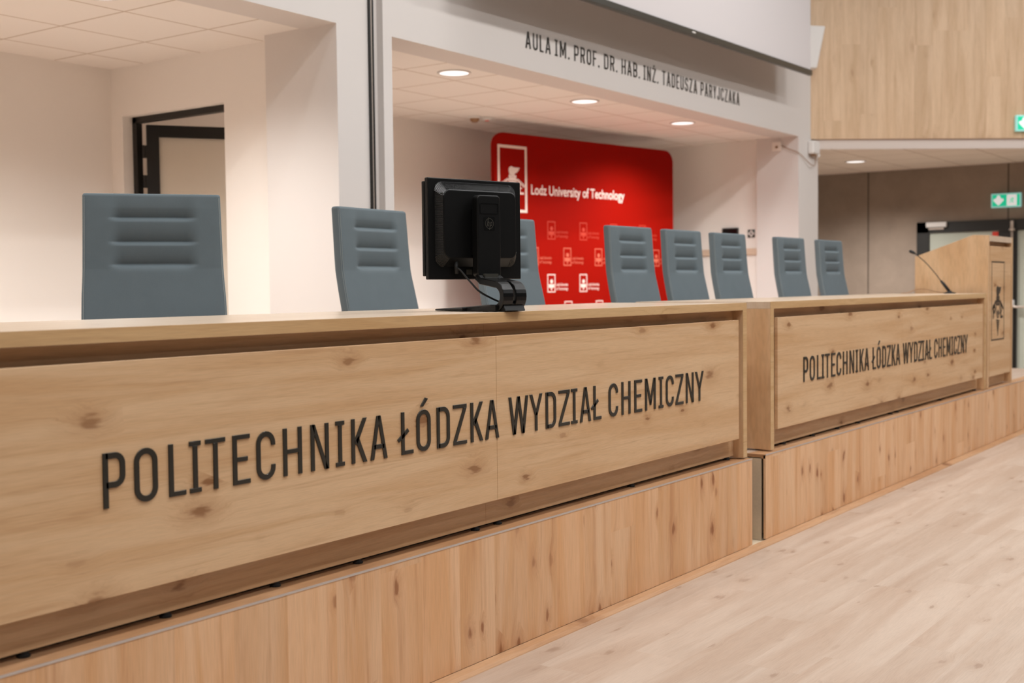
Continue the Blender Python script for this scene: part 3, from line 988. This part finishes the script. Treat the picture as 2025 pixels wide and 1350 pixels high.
def spline(pts, n=6):
    P = [Vector(p) for p in pts]
    P = [2*P[0]-P[1]] + P + [2*P[-1]-P[-2]]
    out = []
    for i in range(1, len(P)-2):
        for k in range(n):
            t = k/n
            a, b, c, d = P[i-1], P[i], P[i+1], P[i+2]
            out.append(0.5*((2*b) + (c-a)*t + (2*a-5*b+4*c-d)*t*t + (3*b-a-3*c+d)*t**3))
    out.append(P[-2])
    return out


cab.tube(spline(cpts), 0.0035, 8)
cab.build('power_cable', M['rubber'], mroot, smooth=True)
MB().box(-0.045, -0.022, -0.004, 0.0, zc_-0.178, zc_-0.160).build('port', M['bar'], mroot)

# ------------------------------------------------------------------ lectern
lx0, lw = 9.77, 0.775
lroot = empty('lectern', (lx0, 0, SZ), 0, 'tall oak lectern with sloping top and black crest on its front', 'lectern')
side = [(0.0, 0.008), (0.0, 1.2), (0.115, 1.205), (0.565, 1.045), (0.565, 0.008)]
for xa in (0.0, lw-0.036):
    p = MB().prism(side, xa, xa+0.036, axis='x').build('side_panel', M['oak_v'], lroot, bevel=0.001, seg=1)
MB().prism([(0.0, 1.155), (0.0, 1.2), (0.115, 1.205), (0.115, 1.16)], 0.036, lw-0.036, axis='x').build('top_board', M['oak_top'], lroot)
MB().prism([(0.115, 1.160), (0.115, 1.180), (0.555, 1.025), (0.555, 1.005)], 0.036, lw-0.036, axis='x').build('reading_board', M['oak_top'], lroot)
lfp = MB().box(0.058, lw-0.060, 0.0, 0.018, 0.094, 1.118).build('front_panel', M['oak'], lroot, bevel=0.001, seg=1)
MB().box(0.036, lw-0.036, 0.052, 0.070, 0.010, 1.155).build('apron', M['oak'], lroot)
MB().box(0.036, lw-0.036, 0.30, 0.318, 0.5, 0.518).build('shelf', M['oak_top'], lroot)


def crest(mb, x0, x1, z0, z1, a, b, t, inner=True):
    """rectangular frame around a flaming torch flanked by two letters above a tapering spiral"""
    w, h = x1-x0, z1-z0
    cx = (x0+x1)/2

    def X(u):
        return x0+u*w

    def Z(v):
        return z0+v*h
    mb.ribbon([(x0+t/2, z0+t/2), (x1-t/2, z0+t/2), (x1-t/2, z1-t/2), (x0+t/2, z1-t/2)], t, a, b, True)
    # flame swept to the right in feathered tongues
    mb.prism([(X(.40), Z(.565)), (X(.37), Z(.62)), (X(.38), Z(.665)), (X(.45), Z(.69)), (X(.56), Z(.675)), (X(.76), Z(.675)), (X(.70), Z(.645)), (X(.72), Z(.63)), (X(.66), Z(.615)), (X(.66), Z(.60)), (X(.58), Z(.585)), (X(.57), Z(.56))], a, b)
    s = w*0.045
    # bowl and collar
    for v, hw, tt in ((.545, .13, s), (.515, .10, s*0.9), (.49, .15, s)):
        mb.box(X(.5-hw), X(.5+hw), min(a, b), max(a, b), Z(v)-tt/2, Z(v)+tt/2)
    mb.ribbon([(X(.38), Z(.54)), (X(.42), Z(.49))], s*0.8, a, b)
    mb.ribbon([(X(.62), Z(.54)), (X(.58), Z(.49))], s*0.8, a, b)
    # wreath of small cogs either side
    for sx in (-1, 1):
        for k in range(6):
            u = .5+sx*(.18+.042*k)
            v = .485-.016*k
            mb.ribbon(arc(X(u), Z(v), w*0.026, 0, 360, 8)[:-1], s*0.5, a, b, True)
    # retort between the letters
    mb.ribbon([(X(.36), Z(.455)), (X(.64), Z(.455))], s, a, b)
    mb.ribbon([(X(.38), Z(.455)), (X(.36), Z(.40)), (X(.40), Z(.33)), (X(.46), Z(.29)), (X(.54), Z(.29)), (X(.60), Z(.33)), (X(.64), Z(.40)), (X(.62), Z(.455))], s*0.7, a, b)
    mb.prism([(X(.44), Z(.36)), (X(.50), Z(.39)), (X(.56), Z(.36)), (X(.54), Z(.32)), (X(.46), Z(.32))], a, b)
    # letters P and L with stroke
    lw_, lh, st_ = w*0.19, h*0.175, w*0.062
    glyph(mb, 'P', X(.12), Z(.275), lw_, lh, st_, a, b)
    glyph(mb, 'Ł', X(.70), Z(.275), lw_, lh, st_, a, b)
    # tapering spiral
    for k in range(7):
        v = .25-.027*k
        hw = .13*(1-k/7.5)
        mb.ribbon([(X(.5-hw), Z(v+.006)), (X(.5+hw), Z(v-.006))], s*0.6, a, b)
    mb.ribbon([(cx, Z(.26)), (cx, Z(.05))], s*0.4, a, b)


cr = MB()
crest(cr, 9.872-lx0, 10.27-lx0, 0.804-SZ, 1.430-SZ, -0.0015, 0.0, 0.010)
cr.build('crest', M['letter'], lfp)

# ------------------------------------------------------------------ microphone on the second desk
mic = empty('gooseneck_microphone', (9.55, 0.23, TZ), 0, 'thin black gooseneck microphone leaning back on the desk beside the lectern', 'microphone')
MB().lathe([(0, 0), (0.045, 0), (0.045, 0.006), (0.02, 0.012), (0.016, 0.02)], (0, 0, 0), 20).build('base', M['rubber'], mic, smooth=False)
MB().tube([(0, 0, 0.015), (-0.005, 0.045, 0.075), (-0.010, 0.065, 0.10)], [0.012, 0.012, 0.008], 10).build('handle', M['rubber'], mic, smooth=True)
gp = spline([(-0.010, 0.065, 0.10), (-0.022, 0.110, 0.165), (-0.04, 0.175, 0.245), (-0.06, 0.245, 0.312)])
MB().tube(gp, 0.0035, 8).build('gooseneck', M['rubber'], mic, smooth=True)
MB().tube([(-0.06, 0.245, 0.312), (-0.064, 0.262, 0.322), (-0.069, 0.282, 0.332), (-0.072, 0.290, 0.336)], [0.006, 0.012, 0.012, 0.005], 12).build('capsule', M['rubber'], mic, smooth=True)
MB().tube(spline([(-0.01, 0.04, 0.006), (-0.02, 0.10, 0.016), (-0.03, 0.17, 0.034), (-0.04, 0.24, 0.034), (-0.045, 0.31, 0.008), (-0.05, 0.36, 0.004)]), 0.003, 8).build('cable', M['cable_tan'], mic, smooth=True)

# ------------------------------------------------------------------ red backdrop
bA, bB = Vector((8.955, 4.152)), Vector((11.542, 3.683))
bl = (bB-bA).length
ban = empty('backdrop_banner', (bA.x, bA.y, SZ), math.atan2(bB.y-bA.y, bB.x-bA.x), 'large red backdrop wall with rounded corners, white crest and university name', 'banner')
BH = 2.70 - SZ
MB().prism(rrect(0, bl, 0.02, BH, 0.13, 8), 0.0, 0.05).build('printed_cover', M['red'], ban, bevel=0.006)
for xs in (0.35, bl-0.35):
    MB().box(xs-0.04, xs+0.04, -0.18, 0.28, 0.0, 0.02).build('foot', M['steel'], ban)
cb = MB()
crest(cb, 0.042, 0.421, 1.966-SZ, 2.585-SZ, -0.0012, 0.0, 0.026)
cb.build('crest', M['print'], ban)


def text_mesh(body, name, x, z, width, height, y, mat, parent, bold=0.0):
    """flat printed words from the built-in font, stretched to width; height = cap height"""
    cu = bpy.data.curves.new(name, 'FONT')
    cu.body = body
    cu.size = 1.0
    cu.offset = bold
    cu.extrude = 0.0
    to = bpy.data.objects.new(name, cu)
    COL.objects.link(to)
    bpy.context.view_layer.update()
    me = bpy.data.meshes.new_from_object(to.evaluated_get(bpy.context.evaluated_depsgraph_get()))
    bpy.data.objects.remove(to)
    bpy.data.curves.remove(cu)
    xs = [v.co.x for v in me.vertices]
    x0, x1 = min(xs), max(xs)
    k = width/(x1-x0)
    kz = height/0.70
    for v in me.vertices:
        v.co = ((v.co.x-x0)*k + x, y, v.co.y*kz + z)
    o = bpy.data.objects.new(name, me)
    me.materials.append(mat)
    o.parent = parent
    COL.objects.link(o)
    return o


text_mesh('Lodz University of Technology', 'lettering', 0.475, 2.145-SZ, 1.35, 0.092, -0.0012, M['print'], ban, bold=0.016)
# repeated small logo, fading upwards
rows = [(1.893, 0.696, 0.455, M['red_faint']), (1.641, 0.462, 0.455, M['red_mid']), (1.384, 0.689, 0.456, M['print']), (1.121, 0.470, 0.456, M['print']), (0.866, 0.690, 0.456, M['print'])]
for zt, xs, step, mt in rows:
    x = xs
    while x > 0.15+step:
        x -= step
    while x + 0.29 < bl-0.05:
        h_ = zt-SZ
        lp = MB()
        lp.ribbon([(x, h_-0.165), (x+0.10, h_-0.165), (x+0.10, h_), (x, h_)], 0.009, -0.001, 0.0, True)
        lp.prism(arc(x+0.053, h_-0.065, 0.020, 0, 360, 10)[:-1], -0.001, 0.0)
        lp.prism([(x+0.012, h_-0.092), (x+0.088, h_-0.092), (x+0.086, h_-0.126), (x+0.014, h_-0.126)], -0.001, 0.0)
        lp.prism([(x+0.038, h_-0.13), (x+0.064, h_-0.13), (x+0.051, h_-0.155)], -0.001, 0.0)
        lo_ = lp.build('small_logo', mt, ban)
        text_mesh('Lodz University', 'small_print', x+0.118, h_-0.108, 0.165, 0.026, -0.001, mt, lo_, bold=0.012)
        text_mesh('of Technology', 'small_print', x+0.118, h_-0.148, 0.165, 0.026, -0.001, mt, lo_, bold=0.012)
        x += step

# ------------------------------------------------------------------ lettering on the beam
aula = empty('wall_lettering', (7.18, YF, 2.986), 0, 'black raised letters on the white beam, AULA IM. PROF. DR. HAB.', 'sign')
NW = {'I': 0.30, '.': 0.16, 'M': 0.66, 'J': 0.46, 'L': 0.42, 'E': 0.46, 'F': 0.44, 'A': 0.60, 'Ż': 0.53, 'Z': 0.53}
WORDS = [('AULA', 7.18, 7.503), ('IM.', 7.562, 7.764), ('PROF.', 7.829, 8.196), ('DR.', 8.268, 8.472), ('HAB.', 8.541, 8.837), ('INŻ.', 8.9, 9.154), ('TADEUSZA', 9.221, 9.873), ('PARYJCZAKA', 9.947, 10.764)]
hh = 0.120
for wd, xa, xb in WORDS:
    gap = 0.26
    tot = sum(NW.get(c, 0.54) for c in wd) + gap*(len(wd)-1)
    k = (xb-xa)/tot
    x = xa-7.18
    for c in wd:
        w = NW.get(c, 0.54)*k
        mb = MB()
        glyph(mb, c, x, 0.0, w, hh, 0.0135, -0.004, 0.0)
        mb.build('letter', M['letter'], aula)
        x += w + gap*k

# ------------------------------------------------------------------ projection screen
scr = empty('projection_screen', (11.712, 2.22, 3.362), 0, 'large white projection screen with black bottom bar hanging before the beam', 'screen')
scr.rotation_euler = (0, math.radians(-0.55), 0)
SW = 5.5
MB().box(-SW, 0, -0.004, 0.004, 0.052, 3.0).build('screen_fabric', M['screen'], scr)
bb = MB().box(-SW, 0.004, -0.024, 0.020, 0.0, 0.054).build('bottom_bar', M['bar'], scr, bevel=0.006)
MB().box(-2.62, -2.56, -0.0255, -0.024, 0.024, 0.036).build('badge', M['white'], bb)
MB().box(-SW-0.1, 0.1, -0.09, 0.09, 3.0, 3.18).build('casing', M['white'], scr)

# ------------------------------------------------------------------ loudspeaker at the right end of the screen
spk = empty('loudspeaker', (G0.x, G0.y, 3.566), math.atan2(gd.y, gd.x), 'white wedge-shaped loudspeaker at the right end of the screen, before the timber gallery', 'loudspeaker')
MB().prism([(-0.105, 0.455), (0.113, 0.445), (0.023, 0.0), (-0.105, 0.0)], -0.16, -0.02, axis='y').build('cabinet', M['white'], spk, bevel=0.012)
MB().box(-0.05, 0.02, -0.022, -0.0005, 0.18, 0.28).build('bracket', M['white'], spk)


# ------------------------------------------------------------------ round ceiling downlights
def downlight(x, y, z, label, group=None, spot=208.0, cone=152):
    r = empty('downlight', (x, y, z), 0, label, 'ceiling light', group)
    MB().lathe([(0.108, 0.001), (0.122, 0.0005), (0.126, -0.003), (0.118, -0.009), (0.106, -0.008)], (0, 0, 0), 36).build('trim_ring', M['white'], r, smooth=True)
    MB().lathe([(0, -0.006), (0.107, -0.006), (0.107, -0.001), (0, -0.001)], (0, 0, 0), 36).build('diffuser', M['lens'], r)
    d = bpy.data.lights.new('downlight_lamp', 'SPOT')
    d.energy = spot
    d.spot_size = math.radians(cone)
    d.spot_blend = 0.85
    d.shadow_soft_size = 0.09
    d.color = (1, 0.985, 0.96)
    o = bpy.data.objects.new('lamp', d)
    o.location = (0, 0, -0.03)
    o.parent = r
    COL.objects.link(o)
    return r


DG = 'round downlights in the tiled alcove ceilings'
downlight(6.98, 3.05, ZC+0.002, 'round ceiling light nearest the guide rail, under the tall beam', DG)
downlight(8.742, 3.035, ZC+0.002, 'middle one of the three round lights above the red backdrop', DG)
downlight(10.51, 3.03, ZC+0.002, 'round ceiling light above the right side of the red backdrop', DG)
downlight(3.98, 3.06, ZC+0.002, 'round ceiling light in the left alcove, cut by the top of the picture', DG)
for q_ in (0.46, 2.22):  # unseen lights continuing the row, added to brighten the left alcove
    downlight(q_, 3.06, ZC+0.002, 'added round ceiling light continuing the left alcove row, unseen', DG)
downlight(14.163, 2.628, 2.724, 'round ceiling light below the timber gallery', DG, 380.0)

# ------------------------------------------------------------------ small ceiling and wall fittings
cd = empty('dome_camera', (8.86, 4.30, ZC+0.002), 0, 'small dome camera on the tiled ceiling, left one of a pair', 'camera')
MB().lathe([(0, 0), (0.062, 0), (0.062, -0.014), (0.045, -0.022)], (0, 0, 0), 24).build('base', M['white'], cd)
MB().lathe([(0.045, -0.020), (0.040, -0.040), (0.024, -0.055), (0, -0.060)], (0, 0, 0), 24).build('dome', M['cable_tan'], cd, smooth=True)
sd = empty('ceiling_sensor', (8.99, 4.255, ZC+0.002), 0, 'small white ceiling sensor with a reddish eye, right of the dome camera', 'sensor')
MB().lathe([(0, 0), (0.055, 0), (0.055, -0.012), (0.035, -0.028), (0.0, -0.030)], (0, 0, 0), 24).build('housing', M['white'], sd, smooth=True)
MB().lathe([(0.022, -0.0285), (0.016, -0.036), (0, -0.038)], (0, 0, 0), 16).build('eye', M['sticker'], sd, smooth=True)

bx = empty('wall_box', (12.57, YF, 2.738), 0, 'white rounded box on the right pillar with a cable looping from it', 'junction box')
MB().box(-0.095, 0.095, -0.07, 0.0, -0.07, 0.07).build('cover', M['white'], bx, bevel=0.018, seg=3)
MB().box(-0.04, 0.03, -0.05, -0.01, -0.085, -0.068).build('cable_gland', M['cable_tan'], bx)
MB().lathe([(0, -0.02), (0.022, -0.02), (0.026, 0.0), (0.018, 0.018), (0, 0.02)], (0.10, -0.04, -0.075), 14).build('plug', M['white'], bx, smooth=True)
MB().tube(spline([(0.06, -0.03, -0.085), (0.055, -0.03, -0.15), (0.035, -0.03, -0.185), (-0.06, -0.03, -0.19), (-0.20, -0.02, -0.14), (-0.35, 0.0, -0.08), (-0.358, 0.10, -0.035), (-0.352, 0.205, 0.02), (-0.350, 0.235, 0.035)]), 0.004, 8).build('cable', M['cable_tan'], bx, smooth=True)
jb = empty('wall_socket', (12.225, 2.80, 2.735), 0, 'small pale cable outlet on the inner side of the right pillar', 'socket')
MB().box(-0.022, 0.0, -0.06, 0.045, -0.04, 0.055).build('plate', M['plaster_warm'], jb, bevel=0.006)
MB().tube([(-0.022, -0.01, 0.0), (-0.035, -0.012, -0.004)], 0.014, 10).build('plug', M['cable_tan'], jb)

pb = empty('wall_panel', (12.30, 3.37, 1.85), 0, 'black rectangular panel on the alcove wall above a chair back', 'panel')
MB().box(-0.03, 0.0, -0.095, 0.095, -0.16, 0.045).build('casing', M['black'], pb, bevel=0.004)
MB().box(-0.0305, -0.0295, -0.08, 0.08, -0.14, 0.03).build('face', M['plastic_gloss'], pb)
sg = empty('assembly_sign', (12.30, 3.127, 1.826), math.radians(-90), 'small square dark sign with four white arrows on the alcove wall', 'sign')
MB().box(-0.042, 0.042, -0.004, 0.0, -0.044, 0.044).build('plate', M['sign_dark'], sg)
ar = MB()
for k in range(4):
    a = math.radians(90*k)
    rot = lambda p: (p[0]*math.cos(a)-p[1]*math.sin(a), p[0]*math.sin(a)+p[1]*math.cos(a))
    ar.prism([rot(p) for p in ((-0.010, 0.0), (0.010, 0.0), (0.010, 0.018), (0.022, 0.018), (0.0, 0.040), (-0.022, 0.018), (-0.010, 0.018))], -0.0052, -0.004)
ar.build('arrows', M['white'], sg)
tag(MB().box(12.28, 12.30, 3.04, 3.75, 1.592, 1.664).build('wall_rail', M['rail'], bevel=0.004), 'pale wooden bumper rail on the alcove wall right of the chairs', 'rail')


# ------------------------------------------------------------------ exit signs
def exit_sign(loc, rz, label, w=0.335, h=0.165):
    r = empty('exit_sign', loc, rz, label, 'exit sign', 'green lit exit signs')
    MB().box(0, w, -0.045, 0.0, 0, h).build('case', M['exit_case'], r, bevel=0.006)
    m = 0.016
    MB().box(m, w-m, -0.0462, -0.045, m, h-m).build('face', M['exit_green'], r)
    pg = MB()
    cx, cz, s = m+0.072, h/2, (h-2*m)*0.5
    pg.prism([(cx, cz-0.88*s), (cx+0.85*s, cz-0.02*s), (cx+0.78*s, cz+0.32*s), (cx+0.42*s, cz+0.30*s), (cx+0.30*s, cz+0.62*s), (cx+0.16*s, cz+0.90*s), (cx-0.16*s, cz+0.90*s), (cx-0.30*s, cz+0.62*s), (cx-0.42*s, cz+0.30*s), (cx-0.78*s, cz+0.32*s), (cx-0.85*s, cz-0.02*s)], -0.0472, -0.046)
    pg.build('arrow', M['exit_white'], r)
    dr = MB().box(w*0.53, w*0.86, -0.0472, -0.046, m+0.004, h-m-0.004).build('doorway', M['exit_white'], r)
    rn = MB()
    ox, oz = w*0.70, h*0.5
    rn.prism(arc(ox+0.010, oz+0.030, 0.008, 0, 360, 10)[:-1], -0.0482, -0.047)
    for p in ([(ox+0.004, oz+0.020), (ox-0.004, oz-0.006)], [(ox+0.004, oz+0.016), (ox+0.024, oz+0.008), (ox+0.030, oz+0.016)], [(ox+0.002, oz+0.016), (ox-0.018, oz+0.014), (ox-0.026, oz+0.002)], [(ox-0.004, oz-0.006), (ox+0.016, oz-0.016), (ox+0.012, oz-0.042)], [(ox-0.004, oz-0.006), (ox-0.016, oz-0.026), (ox-0.036, oz-0.030)]):
        rn.ribbon(p, 0.009, -0.0482, -0.047)
    rn.build('running_figure', M['exit_green'], dr)
    return r


exit_sign((15.64, 1.433, 2.180), math.radians(-90), 'green lit exit sign on the concrete wall above the dark door', 0.350, 0.173)
q = G0 + gd*2.258
exit_sign((q.x, q.y, 2.904), math.atan2(gd.y, gd.x), 'green lit exit sign on the timber gallery, cut by the picture edge', 0.350, 0.173)
